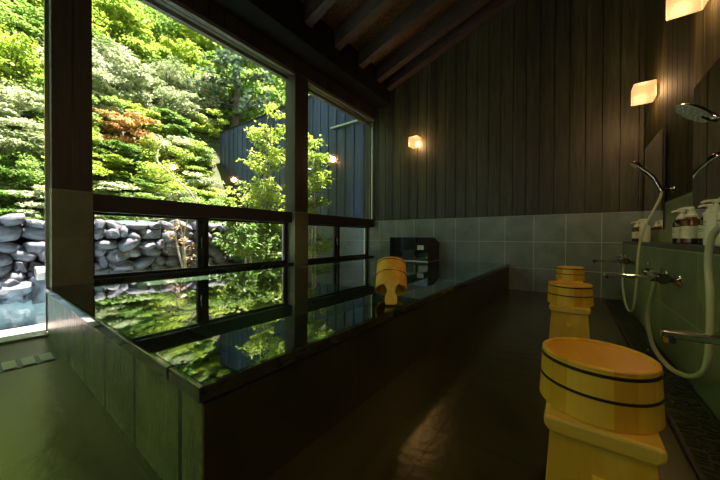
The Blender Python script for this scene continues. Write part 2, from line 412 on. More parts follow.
# pillars in the window wall
def pillar(name, y0, y1, dp=0.17):
    o = MB().box(XW-dp, XW, y0, y1, 0.893, 2.46).build(name, M['postwood'], bevel=0.003); tag(o, kind='structure')
    MB().box(XW-0.002, XW+0.0015, (y0+y1)/2-0.002, (y0+y1)/2+0.002, 0.9, 2.455).build('board_joint', M['frame'], o)
    MB().box(XW-dp-0.001, XW+0.003, y0-0.001, y1+0.001, 0.27 if y0 > 1 else 0.2, 0.89).build('stone_cladding', M['tile_post'], o)
    return o
p1 = pillar('trim_1', 0.302, 0.486, 0.11)
MB().box(XW-0.106, XW-0.085, 0.285, 0.3005, 0.0135, 2.405).build('door_track', M['alu'], p1)
MB().box(XW-0.165, XW-0.03, 0.303, 0.6, 0.0, 0.199).build('footing', M['frame'], p1)
p2 = pillar('trim_2', 2.187, 2.385)

# transom beam, window frames and panes
def winbay(n, y0, y1, mull, jamb_right, tf=0.045):
    up = empty('window_%d' % n, (XW-0.1, (y0+y1)/2, 0.88), kind='structure')
    off = Vector(up.location)
    def bx(nm, mat, *bs, bevel=0, par=up):
        m_ = MB()
        for c in bs: m_.box(c[0]-off.x, c[1]-off.x, c[2]-off.y, c[3]-off.y, c[4]-off.z, c[5]-off.z)
        return m_.build(nm, mat, par, bevel=bevel)
    e = 0.001
    bx('transom', M['blackwood'], (XW-0.15, XW-tf, y0+e, y1-e, 0.765, 0.885), bevel=0.003)
    bx('head_casing', M['casing'], (XW-0.05, XW-0.002, y0+e, y1-e, 2.425, 2.459), (XW-0.17, XW-0.125, y0+e, y1-e, 2.405, 2.459))
    bx('head_track', M['alu'], (XW-0.085, XW-0.079, y0+e, y1-e, 2.43, 2.459), (XW-0.106, XW-0.100, y0+e, y1-e, 2.43, 2.459))
    bx('head_groove', M['frame'], (XW-0.124, XW-0.051, y0+e, y1-e, 2.448, 2.459))
    bx('upper_pane', M['glass'], (XW-0.058, XW-0.052, y0+0.003, y1-0.003, 0.886, 2.424))
    if jamb_right:
        bx('side_jamb', M['alu'], (XW-0.036, XW-0.022, y1-0.03, y1-e, 0.886, 2.424))
    # lower sliding sashes
    bx('sill', M['coping'], (XW-0.17, XW-0.002, y0+0.006, y1-0.006, 0.27, 0.318), bevel=0.002)
    for k, (a, b) in enumerate(((y0+0.006, mull[1]), (mull[0], y1-0.006))):
        xo = XW-0.095 - 0.032*k
        fr = bx('sash', M['frame'], (xo-0.014, xo+0.014, a, b, 0.319, 0.338), (xo-0.014, xo+0.014, a, b, 0.748, 0.764),
                (xo-0.014, xo+0.014, a, a+(0.016 if k == 0 else 0.042), 0.338, 0.748), (xo-0.014, xo+0.014, b-0.042, b, 0.338, 0.748))
        g = bx('pane', M['glass'], (xo-0.003, xo+0.003, a+(0.016 if k == 0 else 0.042), b-0.042, 0.338, 0.748)); g.parent = fr
    bx('latch', M['darkchrome'], (XW-0.081, XW-0.066, mull[0]+0.012, mull[0]+0.03, 0.50, 0.60), bevel=0.002)
    bx('side_stile', M['alu'], (XW-0.165, XW-0.145, y1-0.045, y1-0.012, 0.32, 0.764))
    return up
winbay(1, 0.488, 2.183, (1.19, 1.27), False)
winbay(2, 2.389, YB-0.0215, (2.985, 3.06), True, 0.004)
tag(MB().box(XW-0.16, XW-0.02, YN, 0.289, 0.0, 0.012).build('trim_3', M['alu']), kind='structure')
tag(MB().box(XW-0.17, XW-0.002, YN, 0.289, 2.41, 2.459).build('trim_4', M['casing']), kind='structure')

# ---------------------------------------------------------------- bath
X0, X1, Y0, Y1 = XW-0.02, -0.6, 0.275, YB-0.019
bath = empty('stone_bath', ((X0+X1)/2, (Y0+Y1)/2, 0), label='large dark stone soaking bath filled to the brim beside the windows', cat='bath')
bo = -Vector(bath.location)
def bx(mb, *c):
    mb.box(c[0]+bo.x, c[1]+bo.x, c[2]+bo.y, c[3]+bo.y, c[4], c[5]); return mb
def mslab(mb, *c): return bx(mb, *c)
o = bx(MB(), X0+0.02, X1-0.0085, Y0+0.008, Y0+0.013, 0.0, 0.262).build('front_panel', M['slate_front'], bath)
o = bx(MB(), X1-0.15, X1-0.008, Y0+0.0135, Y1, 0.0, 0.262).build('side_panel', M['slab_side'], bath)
bx(MB(), X0+0.02, X1-0.155, Y0+0.014, Y0+0.15, 0.0, 0.262).build('front_core', M['basin'], bath)
bx(MB(), X0+0.19, X1-0.16, Y0+0.16, Y1, 0.002, 0.03).build('basin_floor', M['basin'], bath)
bx(MB(), X0+0.17, X0+0.19, Y0+0.16, Y1, 0.002, 0.26).build('basin_wall', M['basin'], bath)
cp = MB()
bx(cp, X0+0.025, X1-0.157, Y0, Y0+0.16, 0.263, 0.296); cp.build('front_coping', M['coping'], bath, bevel=0.004)
cp = MB(); bx(cp, X1-0.155, X1, Y0, Y1, 0.263, 0.296); cp.build('side_coping', M['coping'], bath, bevel=0.004)
MB().box(X0+0.021, X1-0.157, Y0+0.162, Y1, 0.2, 0.2985)
wm = MB().quad((X0+0.022, Y0+0.012, 0.2985), (X1-0.010, Y0+0.012, 0.2985), (X1-0.010, Y1, 0.2985), (X0+0.022, Y1, 0.2985))
tag(wm.build('bath_water', M['water']), 'still dark green water brimming over the stone bath, mirroring the windows', 'water', kind='stuff')

# water outlet cabinet on the back wall
oc = empty('water_outlet_box', (-1.74, 3.6, 0.3), label='black glass water outlet box at the far end of the bath', cat='outlet box')
ob = Vector(oc.location)
MB().prism([(3.42-ob.y,0.0),(3.80-ob.y,0.0),(3.80-ob.y,0.235),(3.62-ob.y,0.305),(3.42-ob.y,0.305)], 'x', -2.01-ob.x, -1.46-ob.x).build('body', M['brownpanel'], oc, bevel=0.002)
f = MB()
for (a, b, c, d) in ((-2.01,-1.815,0.045,0.305), (-1.645,-1.46,0.045,0.305), (-1.812,-1.648,0.14,0.305)):
    f.box(a-ob.x+0.002, b-ob.x-0.002, 3.41-ob.y, 3.4195-ob.y, c, d)
f.build('front_panel', M['blackglass'], oc)
MB().box(-1.815-ob.x, -1.645-ob.x, 3.405-ob.y, 3.4195-ob.y, 0.045, 0.135).build('outlet_opening', M['mirredge'], oc)
s = MB().box(-1.60-ob.x, -1.515-ob.x, 3.407-ob.y, 3.4095-ob.y, 0.15, 0.205).build('notice_label', M['white'], oc)
MB().box(-1.60-ob.x, -1.54-ob.x, 3.4062-ob.y, 3.4068-ob.y, 0.182, 0.186).box(-1.60-ob.x, -1.55-ob.x, 3.4062-ob.y, 3.4068-ob.y, 0.168, 0.171).build('printed_line', M['ink'], s)
MB().box(-2.02-ob.x, -1.455-ob.x, 3.40-ob.y, 3.80-ob.y, -0.002, 0.006).build('foot_strip', M['alu'], oc)

# ---------------------------------------------------------------- washing side
LX, LZ = 0.40, 0.575
ld = empty('washing_ledge', (0.46, 1.1, 0), label='long low green grey stone ledge carrying the bottles along the right wall', cat='ledge')
MB().box(LX-0.46, XR-0.013-0.46, YN-1.1, YB-0.02-1.1, -0.012, LZ-0.025).build('face', M['tile_right'], ld)
MB().box(LX-0.008-0.46, XR-0.013-0.46, YN-1.1, YB-0.02-1.1, LZ-0.025, LZ).build('top_slab', simple('ledge top stone', (0.06,0.065,0.045), 0.3, 0, 10, 0.3, 0.1), ld, bevel=0.002)

def drain_cover(y0, y1):
    e = empty('drain_cover', (0.325, (y0+y1)/2, 0))
    h = (y1-y0)/2
    d = MB().box(-0.057, 0.066, -h+0.002, h-0.002, -0.0115, -0.002); rr = random.Random(3)
    y = -h+0.02
    while y < h-0.02:
        x = -0.05
        while x < 0.045:
            l = rr.uniform(0.018, 0.034); dy = rr.uniform(-0.006, 0.006)
            if rr.random() < 0.85:
                d.hexa([(x,y+dy,-0.002),(x+l,y+dy*0.4,-0.002),(x+l,y+dy*0.4+0.005,-0.002),(x,y+dy+0.005,-0.002),
                        (x,y+dy,0.002),(x+l,y+dy*0.4,0.002),(x+l,y+dy*0.4+0.005,0.002),(x,y+dy+0.005,0.002)])
            x += l+rr.uniform(0.004, 0.012)
        y += 0.014
    d.build('plate', M['rubber'], e)
    MB().box(-0.064, -0.0575, -h+0.002, h-0.002, -0.0115, -0.001).build('edge_rail', M['frame'], e)
    return e
for i, (a, b, w_) in enumerate(((-1.4,-0.4,'out of view'),(-0.4,0.6,'nearest'),(0.6,1.6,'second nearest'),(1.6,2.6,'third nearest'),(2.6,3.79,'farthest'))):
    if i == 0: continue
    d = drain_cover(a, b); tag(d, 'black patterned drain cover along the washing ledge, %s of the four' % w_, 'drain cover', 'drain covers along the washing ledge')

ldn = empty('floor_drain', (-2.09, -0.6, 0), label='pale slotted drain strip across the floor near the doorway', cat='drain')
MB().box(-0.075, 0.075, -0.8, 0.86, 0.0005, 0.002).build('channel', M['frame'], ldn)
for k in range(28):
    y = 0.85-0.058*k
    MB().box(-0.062, 0.062, y-0.042, y, 0.0022, 0.007).build('cover_plate', M['drainplate'], ldn, bevel=0.001)

# mirrors
for (y0, y1, lab) in ((2.93, 3.61, 'frameless wall mirror nearest the back wall, behind the far hand shower'), (1.65, 2.305, 'frameless wall mirror behind the nearer shower head and large bottle group')):
    c = (y0+y1)/2
    e = empty('wall_mirror', (XR-0.016, c, 1.03), label=lab, cat='mirror', group='mirrors above the washing ledge')
    MB().box(-0.003, 0.003, -(y1-y0)/2, (y1-y0)/2, -0.36, 0.375).build('glass', M['mirror'], e)
    MB().box(-0.005, 0.003, -(y1-y0)/2-0.007, -(y1-y0)/2-0.0002, -0.362, 0.377).build('edge_strip', M['mirredge'], e)

# wall lamps: frosted cubes
LAMPW = 4.8
def lamp(loc, rz, lab):
    e = empty('wall_lamp', loc, rz, label=lab, cat='wall lamp', group='glowing cube wall lamps')
    MB().box(-0.068, 0.068, -0.15, -0.018, -0.066, 0.066).build('glass_shade', M['lamp'], e, bevel=0.006)
    MB().box(-0.04, 0.04, -0.0175, 0.0, -0.04, 0.04).build('wall_bracket', M['chrome'], e)
    l = bpy.data.lights.new('bulb', 'POINT'); l.energy = LAMPW; l.color = (1.0, 0.56, 0.24); l.shadow_soft_size = 0.05
    lo = bpy.data.objects.new('bulb', l); COL.objects.link(lo); lo.parent = e; lo.location = (0, -0.085, 0)
    return e
lamp((-1.87+0.07, YB, 1.945), 0, 'small glowing cube lamp on the back wall above the bath')
lamp((XR, 3.25, 1.778), -PI/2, 'glowing cube lamp on the right wall near the back corner')
lamp((XR, 2.12, 1.81), -PI/2, 'glowing cube lamp high on the right wall, cut off by the top of the picture')

for k, yy in enumerate((0.95, -0.2, -1.2)):  # unseen lamps added to brighten the room
    lamp((XR, yy, 1.74), -PI/2, 'added unseen glowing cube lamp on the right wall, %s beyond the edge of the picture' % ('first', 'second', 'third')[k])
# shower mixers with spouts
def mixer(loc):
    e = empty('shower_mixer', loc)      # origin on the ledge face at the spout
    rx = Matrix.Rotation(-PI/2, 4, 'X')
    MB().lathe([(0.019,-0.135),(0.021,-0.13),(0.021,0.13),(0.019,0.135)], 24, Matrix.Translation((-0.065,0,0)) @ rx).build('bar_body', M['chrome'], e, True)
    for s_ in (-1, 1):
        T = Matrix.Translation((-0.065, 0.136*s_, 0)) @ (rx if s_ > 0 else Matrix.Rotation(PI/2, 4, 'X'))
        h = MB().lathe([(0.016,0),(0.024,0.004),(0.025,0.045),(0.021,0.052)], 12, T).build('control_knob', M['darkchrome'], e, True)
        MB().box(-0.072, -0.058, (0.155*s_)-0.01, (0.155*s_)+0.01, 0.022, 0.05).build('lever_tab', M['chrome'], h, bevel=0.002)
        MB().tube([(-0.065,0.085*s_,0.0),(-0.045,0.09*s_,-0.004),(-0.02,0.115*s_,-0.012),(0.0,0.12*s_,-0.012)], 0.011, 12, 4).build('supply_elbow', M['chrome'], e, True)
        MB().lathe([(0.030,0),(0.030,0.004),(0.018,0.014),(0.013,0.016)], 24, Matrix.Translation((-0.0005,0.12*s_,-0.012)) @ Matrix.Rotation(-PI/2, 4, 'Y')).build('wall_flange', M['chrome'], e, True)
    MB().box(-0.088, -0.042, -0.028, 0.028, -0.03, -0.018).build('spout_block', M['darkchrome'], e, bevel=0.003)
    sp = MB().box(-0.265, -0.042, -0.0095, 0.0095, -0.022, -0.006).build('spout', M['chrome'], e, bevel=0.003)
    MB().lathe([(0.009,0),(0.0105,0.003),(0.0105,0.016)], 16, Matrix.Translation((-0.253,0,-0.032))).build('spout_aerator', M['darkchrome'], sp, True)
    return e
mx1 = mixer((LX, 3.20, 0.425))
tag(mx1, 'chrome thermostatic shower mixer with long spout, nearest the back wall', 'shower mixer', 'shower mixers on the ledge face')
mx2 = copy_tree(mx1); mx2.location = (LX, 2.06, 0.418)
tag(mx2, 'chrome thermostatic shower mixer with long spout, middle of the three along the ledge', 'shower mixer', 'shower mixers on the ledge face')
mx3 = copy_tree(mx1); mx3.location = (LX+0.015, 0.86, 0.418)
tag(mx3, 'chrome shower mixer whose spout alone reaches into view at right, nearest the viewer', 'shower mixer', 'shower mixers on the ledge face')

# hand showers with hoses (the far one on its holder, the near one half in view)
def shower(lab, holder, head_c, head_n, hose, hr=0.008, rh=0.045):
    """holder: point on wall; head_c face centre; head_n spray direction"""
    hx, hy, hz = holder
    e = empty('hand_shower', holder, label=lab, cat='hand shower', group='hand showers on wall holders')
    H = Vector(holder)
    c = Vector(head_c)-H; n = Vector(head_n).normalized()
    grip0 = Vector(hose[0])-H
    T = Matrix.Translation(c) @ n.to_track_quat('Z', 'Y').to_matrix().to_4x4()
    MB().lathe([(0.0,-0.022),(rh*0.5,-0.020),(rh*0.9,-0.010),(rh,-0.001),(rh*0.985,0.0)], 28, T).build('head_shell', M['darkchrome'], e, True)
    sp = MB().lathe([(0.0,0.0035),(rh*0.8,0.0035),(rh*0.95,0.002),(rh*0.98,0.0)], 28, T).build('spray_plate', M['nozzle'], e, True)
    nb = MB()
    for r_, k_ in ((0.25,6),(0.5,10),(0.75,14)):
        for q in range(k_):
            a = 2*PI*q/k_
            nb.lathe([(0.0022,0.003),(0.0016,0.0065)], 6, T @ Matrix.Translation((rh*r_*math.cos(a), rh*r_*math.sin(a), 0)))
    nb.build('nozzles', M['white'], sp)
    back = c - n*0.012
    mid = (back*0.45+grip0*0.55) - n*0.016
    d = (grip0-back).normalized()
    MB().tube([back+d*rh*0.55, back+d*rh*1.1, mid, grip0], [0.015,0.013,0.0125,0.0125], 14, 6).build('handle', M['darkchrome'], e, True)
    g = grip0
    q = Vector((-0.02,0,0)) + g*0.0
    bk = MB().tube([(-0.012,0,0.0), g + (grip0-mid).normalized()*(-0.02)], 0.012, 14).build('wall_holder', M['chrome'], e, True)
    MB().lathe([(0.028,0),(0.028,0.006),(0.016,0.016)], 24, Matrix.Rotation(-PI/2, 4, 'Y')).build('holder_plate', M['chrome'], bk, True)
    MB().tube([Vector(p)-H for p in hose], hr, 12, 8).build('hose', M['hose'], e, True)
    return e
shower('slim chrome hand shower on its wall holder beside the far mirror', (XR, 2.74, 0.93), (0.338, 2.70, 1.098), (-0.62,0.0,-0.78),
       [(0.462,2.68,0.905),(0.455,2.685,0.865),(0.425,2.69,0.78),(0.387,2.70,0.68),(0.365,2.72,0.55),(0.358,2.73,0.42),(0.356,2.76,0.25),(0.352,2.84,0.10),(0.345,2.98,0.055),(0.335,3.10,0.11),(0.328,3.16,0.24),(0.333,3.18,0.36),(0.335,3.17,0.405)], 0.0075, 0.036)
shower('large round chrome shower head reaching in at the right edge', (XR, 1.58, 1.0), (0.355, 1.60, 1.066), (-0.62,0.02,-0.78),
       [(0.470,1.54,0.955),(0.455,1.49,0.88),(0.42,1.41,0.76),(0.375,1.375,0.655),(0.362,1.425,0.61),(0.36,1.452,0.53),(0.36,1.43,0.404),(0.36,1.433,0.255),(0.358,1.47,0.155),(0.35,1.60,0.085),(0.335,1.80,0.05),(0.335,2.10,0.055),(0.345,2.29,0.15),(0.345,2.21,0.27),(0.338,2.10,0.35),(0.335,2.07,0.398)], 0.0095, 0.062)

# bottles
def bottle(x, y, kind, lab, rz=0.0, s=1.0):
    e = empty('pump_bottle', (x, y, LZ), rz, label=lab, cat='pump bottle', group='pump bottles on the washing ledge')
    if kind == 'tall':
        b = MB().lathe([(0,0),(0.030,0),(0.033,0.004),(0.033,0.118),(0.029,0.127),(0.016,0.132)], 28).build('body', M['white'], e, True)
        MB().box(-0.0345,-0.0335,-0.012,0.012,0.09,0.094).box(-0.0345,-0.0335,-0.012,0.012,0.078,0.080).build('printed_line', M['ink'], b)
        z = 0.132
        MB().lathe([(0.015,0),(0.015,0.022),(0.012,0.026)], 20, Matrix.Translation((0,0,z))).build('pump_collar', M['white'], e, True)
    else:
        col = M['amber'] if kind == 'amber' else M['darkbottle']
        b = MB().lathe([(0,0),(0.031,0),(0.034,0.004),(0.034,0.106),(0.028,0.118),(0.015,0.126),(0.0145,0.134)], 28).build('body', col, e, True)
        lb = MB().lathe([(0.0348,0.028),(0.0348,0.085)], 28, cap=False).build('paper_label', M['label'], e, True)
        MB().box(-0.0358,-0.0350,-0.012,0.012,0.066,0.069).box(-0.0358,-0.0350,-0.010,0.010,0.058,0.060).build('printed_line', M['ink'], lb)
        z = 0.127
        MB().lathe([(0.021,0),(0.022,0.010),(0.013,0.020),(0.011,0.030)], 20, Matrix.Translation((0,0,z))).build('pump_collar', M['white'], e, True)
    z += 0.022
    MB().lathe([(0.0055,0),(0.0055,0.018)], 12, Matrix.Translation((0,0,z))).build('pump_stem', M['white'], e, True)
    MB().lathe([(0.012,0),(0.0125,0.010),(0.009,0.013)], 16, Matrix.Translation((0,0,z+0.014))).tube([(0,0,z+0.021),(-0.025,0,z+0.021),(-0.043,0,z+0.015)], [0.006,0.005,0.004], 10, 4).build('pump_nozzle', M['white'], e, True)
    return e
bottle(0.455, 3.50, 'amber', 'amber pump bottle in the far group, left of the white one', 0.2)
bottle(0.455, 3.32, 'amber', 'amber pump bottle in the far group, in the middle', 0.5)
bottle(0.45, 3.13, 'tall', 'plain white pump bottle in the far group under the far mirror', 0.4)
bottle(0.455, 2.20, 'dark', 'dark pump bottle with cream label, leftmost of the near group', 0.3)
bottle(0.445, 2.02, 'amber', 'amber brown pump bottle with cream label, second from left in the near group', 0.1)
bottle(0.475, 1.90, 'dark', 'dark pump bottle with cream label, just left of the tall white bottle', 0.5)
bottle(0.45, 1.735, 'tall', 'tall white pump bottle in the middle of the near group', 0.2)
bottle(0.458, 1.635, 'tall', 'white pump bottle at the right end, partly behind the hose', 0.6)

# ---------------------------------------------------------------- stools and buckets
def stool(x, y):
    e = empty('bath_stool', (x, y, 0))
    W, D, H, T = 0.090, 0.118, 0.236, 0.034
    MB().prism([(-W+0.0,H),(W,H),(W,H-T*0.62),(W-0.012,H-T),(-W+0.012,H-T),(-W,H-T*0.62)], 'y', -D, D).build('seat', M['hinoki_seat'], e, bevel=0.006)
    for s_ in (-1, 1):
        y0, y1 = s_*(D-0.030), s_*(D-0.012)
        b0, b1 = s_*(D-0.024), s_*(D-0.004)
        z = H-T-0.0005
        lg = MB().hexa([(-W-0.002,min(b0,b1),0),(W+0.002,min(b0,b1),0),(W+0.002,max(b0,b1),0),(-W-0.002,max(b0,b1),0),
                        (-W+0.010,min(y0,y1),z),(W-0.010,min(y0,y1),z),(W-0.010,max(y0,y1),z),(-W+0.010,max(y0,y1),z)]).build('end_panel', M['hinoki'], e, bevel=0.002)
        MB().box(-0.011, 0.011, s_*D-0.012 if s_ > 0 else -D-0.004, s_*D+0.004 if s_ > 0 else -D+0.012, 0.128, 0.142).build('tenon', M['hinoki_seat'], lg, bevel=0.001)
    MB().box(-0.012, 0.012, -D+0.026, D-0.026, 0.125, 0.145).build('stretcher', M['hinoki'], e)
    return e
def bucket(x, y, z, rz=0):
    e = empty('wash_bucket', (x, y, z), rz)
    rb, rt, h, th = 0.1065, 0.101, 0.112, 0.011
    body = MB()
    body.lathe([(rb-th,0.0),(rb-0.002,0.0),(rb,0.002),(rt,h-0.002),(rt-0.003,h),(rt-th+0.002,h),(rt-th,h-0.002),(rt-th,h-0.009)], 56, cap=False)
    body.lathe([(rt-th,h-0.022),(rb-th,0.0)], 56, cap=False)
    body.build('staves', STAVE, e, True)
    MB().lathe([(0,h-0.020),(rt-th+0.0005,h-0.020),(rt-th+0.0005,h-0.0055),(0,h-0.0055)], 48, cap=False).build('base_board', M['hinoki_top'], e, True)
    for zz, w_ in ((0.0985, 0.0075), (0.053, 0.0065)):
        r_ = rb+(rt-rb)*zz/h
        MB().lathe([(r_-0.001,zz-w_/2),(r_+0.0018,zz-w_/2+0.001),(r_+0.0018,zz+w_/2-0.001),(r_-0.001,zz+w_/2)], 56, cap=False).build('hoop', M['hoop'], e, True)
    return e
# stave timber: each stave its own tone
STAVE, t_, b_ = newmat('hinoki staves')
g_ = N(t_, 'ShaderNodeTexCoord'); gr = N(t_, 'ShaderNodeTexGradient', gradient_type='RADIAL'); t_.links.new(g_.outputs['Object'], gr.inputs[0])
mu = N(t_, 'ShaderNodeMath', operation='MULTIPLY'); t_.links.new(gr.outputs['Fac'], mu.inputs[0]); mu.inputs[1].default_value = 17
fl_ = N(t_, 'ShaderNodeMath', operation='FLOOR'); t_.links.new(mu.outputs[0], fl_.inputs[0])
wn_ = N(t_, 'ShaderNodeTexWhiteNoise', noise_dimensions='1D'); t_.links.new(fl_.outputs[0], wn_.inputs['W'])
c_ = ramp(t_, wn_.outputs['Value'], [(0.0, (0.80,0.41,0.02)), (1.0, (0.95,0.60,0.05))])
nf_ = noisef(t_, texvec(t_, (30,30,3)), 3, 5)
mxx = N(t_, 'ShaderNodeMix', data_type='RGBA', blend_type='OVERLAY'); mxx.inputs[0].default_value = 0.25
t_.links.new(c_, mxx.inputs[6]); t_.links.new(nf_, mxx.inputs[7]); t_.links.new(mxx.outputs[2], b_.inputs['Base Color'])
b_.inputs['Roughness'].default_value = 0.4

for (x, y, wl_, q) in ((0.044, 0.825, 'nearest the viewer', 'nearest'), (-0.013, 2.01, 'in the middle of the row', 'middle'), (-0.018, 3.17, 'farthest, by the back wall', 'farthest')):
    st = stool(x if q == 'nearest' else x, y+0.0)
    tag(st, 'pale hinoki wood bath stool %s, under the %s wooden bucket' % (wl_, q), 'stool', 'wooden bath stools along the washing side')
    bk = bucket(x, y, 0.2365, 0.3)
    tag(bk, 'upturned round wooden bucket with two dark hoops, %s of the three on stools' % q, 'bucket', 'upturned wooden buckets on stools')

# hand bucket with long handle, tipped on the bath rim
def hand_bucket():
    e = empty('hand_bucket', (-0.640, 1.10, 0.3), label='small handled wooden bucket with copper hoops leaning mouth down on the bath rim', cat='hand bucket')
    r, L, hl = 0.077, 0.145, 0.108
    tau = math.atan(hl/(2*r*0.99))
    dirx = Vector((-0.50, 0.87, 0)).normalized()
    ax = (Vector((0,0,1))*math.cos(tau)+dirx*math.sin(tau)).normalized()      # mouth to base
    n = (dirx*math.cos(tau)-Vector((0,0,1))*math.sin(tau)).normalized()       # front to back
    side = ax.cross(n).normalized()
    T = Matrix((n, side, ax)).transposed().to_4x4(); T.translation = n*r + ax*hl
    T = Matrix.Translation((0,0,0.004)) @ T
    MB().lathe([(r-0.008,0.0),(r,0.0),(r*0.95,L),(r*0.95-0.008,L),(r*0.95-0.008,L-0.008)], 40, T, cap=False).lathe([(r-0.008,0),(r*0.95-0.008,L-0.018)], 40, T, cap=False).build('staves', STAVE2, e, True)
    MB().lathe([(0,L-0.018),(r*0.95-0.0075,L-0.018),(r*0.95-0.0075,L-0.008),(0,L-0.008)], 32, T, cap=False).build('base_board', M['hinoki_top'], e, True)
    for zz in (L*0.5, L*0.93):
        q = r-(r*0.05)*zz/L
        MB().lathe([(q-0.001,zz-0.003),(q+0.0015,zz-0.002),(q+0.0015,zz+0.002),(q-0.001,zz+0.003)], 40, T, cap=False).build('hoop', M['copper'], e, True)
    # handle stave: outline in (side, axis), running down past the mouth on the front side
    half = [(0.034,0.012),(0.033,-0.004),(0.022,-0.018),(0.0175,-0.036),(0.0185,-0.048),(0.027,-0.066),(0.028,-0.088),(0.022,-0.104)]
    i = MB(); t2 = 0.0045
    pts = half + [(-a, b) for a, b in half[::-1]]
    v0 = [T @ Vector((-r-0.0015+0.002*(1-abs(a)/0.034)*0, a, b)) for a, b in pts]
    v1 = [T @ Vector((-r+0.0085, a, b)) for a, b in pts]
    k = len(pts)
    i.v = [tuple(p) for p in v0+v1]
    i.f = [tuple(range(k)), tuple(range(k, 2*k))[::-1]] + [(j, j+k, (j+1) % k + k, (j+1) % k) for j in range(k)]
    i.build('handle', M['hinoki_seat'], e, bevel=0.0015)
    return e
STAVE2 = M['hinoki']
hand_bucket()

# ---------------------------------------------------------------- outdoors
# ground: slope behind the stone wall
def hz(x, y):
    d = -5.25 - x
    if d < 0: return -0.06
    base = 0.80 + 0.12*min(d, 2) + max(0, d-0.6)*0.92
    return base + 0.35*noise.noise(Vector((x*0.5, y*0.5, 0))) + 0.08*noise.noise(Vector((x*2, y*2, 3)))
g = MB(); nx, ny = 60, 90
xs = [-5.25 - 19*(i/nx)**1.3 for i in range(nx+1)]; ys = [-9+27*j/ny for j in range(ny+1)]
for x in xs:
    for y in ys: g.v.append((x, y, hz(x-1e-4, y)))
for i in range(nx):
    for j in range(ny):
        a = i*(ny+1)+j; g.f.append((a, a+ny+1, a+ny+2, a+1))
tag(g.build('ground', M['soil'], smooth=True), kind='structure')
gl_ = MB(); gl_.box(-5.25, -2.70, 1.36, 12, -0.3, 0.0).box(-5.25, -2.70, -9, -3.2, -0.3, 0.0)
tag(gl_.build('ground', M['soil']), kind='structure')
op = empty('outdoor_bath', (-3.9, -0.9, -0.4), label='open air stone bath outside the doorway', cat='bath')
MB().box(-1.0, 1.20, -2.2, 2.2, -0.05, 0.0).box(-1.02,-1.0,-2.2,2.2,0,0.3).box(-1.0,0.95,2.2,2.24,0,0.3).build('basin', M['outbasin'], op)
MB().quad((-5.1,-3.1,-0.07),(-2.99,-3.1,-0.07),(-2.99,1.32,-0.07),(-5.1,1.32,-0.07))
ow = MB().box(-4.89,-2.97,-3.08,1.28,-0.075,-0.07)
tag(ow.build('outdoor_water', M['outwater']), 'rippling pale blue water in the open air bath', 'water', kind='stuff')
rr = random.Random(5)
y = -3.1
k = 0
def rock(size, seed, sub=2, rough=0.22, pw=0.72):
    import bmesh
    bm = bmesh.new(); bmesh.ops.create_icosphere(bm, subdivisions=sub, radius=1)
    for v in bm.verts:
        p = v.co.copy()
        # squash towards a rounded block
        q = Vector([math.copysign(abs(c)**pw, c) for c in p])
        n_ = noise.noise(p*1.3+Vector((seed*7.1, seed*3.3, seed)))*rough + noise.noise(p*3.1+Vector((seed, 0, seed*2)))*rough*0.45
        v.co = Vector((q.x*size[0], q.y*size[1], q.z*size[2]))*(1+n_)*0.55
    me = bpy.data.meshes.new('rock'); bm.to_mesh(me); bm.free()
    me.materials.append(M['rock'])
    for p in me.polygons: p.use_smooth = (seed % 3 != 0)
    return me
rim = []
while y < 1.30:
    l = rr.uniform(0.38, 0.62); y1 = min(y+l, 1.34)
    pts = [(-2.95+rr.uniform(-0.03,0.02), y+0.006), (-2.70, y+0.006), (-2.70, y1-0.006), (-2.95+rr.uniform(-0.03,0.02), y1-0.006)]
    o = MB().prism(pts, 'z', -0.14, -0.012+rr.uniform(-0.004, 0.004)).build('rim_stone', M['paverim'], op, bevel=0.008)
    o.location = (3.9, 0.9, 0.4)
    y = y1

# dry stone wall
sw = empty('stone_wall', (-5.1, 1.0, -0.1), label='grey dry stone retaining wall behind the outdoor bath and under the slope', cat='stone wall')
MB().box(-0.22, -0.06, -7.0, 4.0, 0.0, 0.88).build('earth_core', M['rockgap'], sw)
stones = []
cells = []
z = 0.0
rows = [0.12, 0.15, 0.13, 0.155, 0.125, 0.14, 0.12]
rr = random.Random(11)
rocks = [rock((0.30,0.30,0.30), s_, 2, 0.30) for s_ in range(10)]
for ri, h in enumerate(rows):
    y = -2.6 + rr.uniform(0, 0.2)
    while y < 3.9:
        l = rr.choice((0.11,0.14,0.18,0.22,0.27))*rr.uniform(0.9,1.1); cells.append((y+l/2, z+h/2+rr.uniform(-0.035,0.035), l*rr.uniform(1.0,1.15), h*rr.uniform(0.95,1.4), rr.random(), ri)); y += l*0.95
    z += h*0.965
def vis(c): return -0.2 < c[0]+0 < 3.2
vc = sorted([c for c in cells], key=lambda c: -(c[2]*c[3])*(3 if -0.1 < c[0] < 3.0 else 0.1))
def put_stone(c, idx):
    o = bpy.data.objects.new('stone', rocks[idx % 10]); COL.objects.link(o); o.parent = sw
    o.location = (0.02+c[4]*0.05, c[0]-1.0, c[1])
    o.scale = (0.9+0.3*c[4], c[2]/0.33, c[3]/0.33)
    o.rotation_euler = ((c[4]-0.5)*1.1, 0, 0)
    return o
for i, c in enumerate(vc[:100]): put_stone(c, i)
rest = MB()
for i, c in enumerate(vc[100:]):
    me = rocks[i % 10]; b0 = len(rest.v)
    for v in me.vertices: rest.v.append((0.02+c[4]*0.05+v.co.x, c[0]-1.0+v.co.y*c[2]/0.33, c[1]+v.co.z*c[3]/0.33))
    for p in me.polygons: rest.f.append(tuple(b0+k for k in p.vertices))
tag(rest.build('stone', M['rock'], sw, smooth=True), kind='stuff')

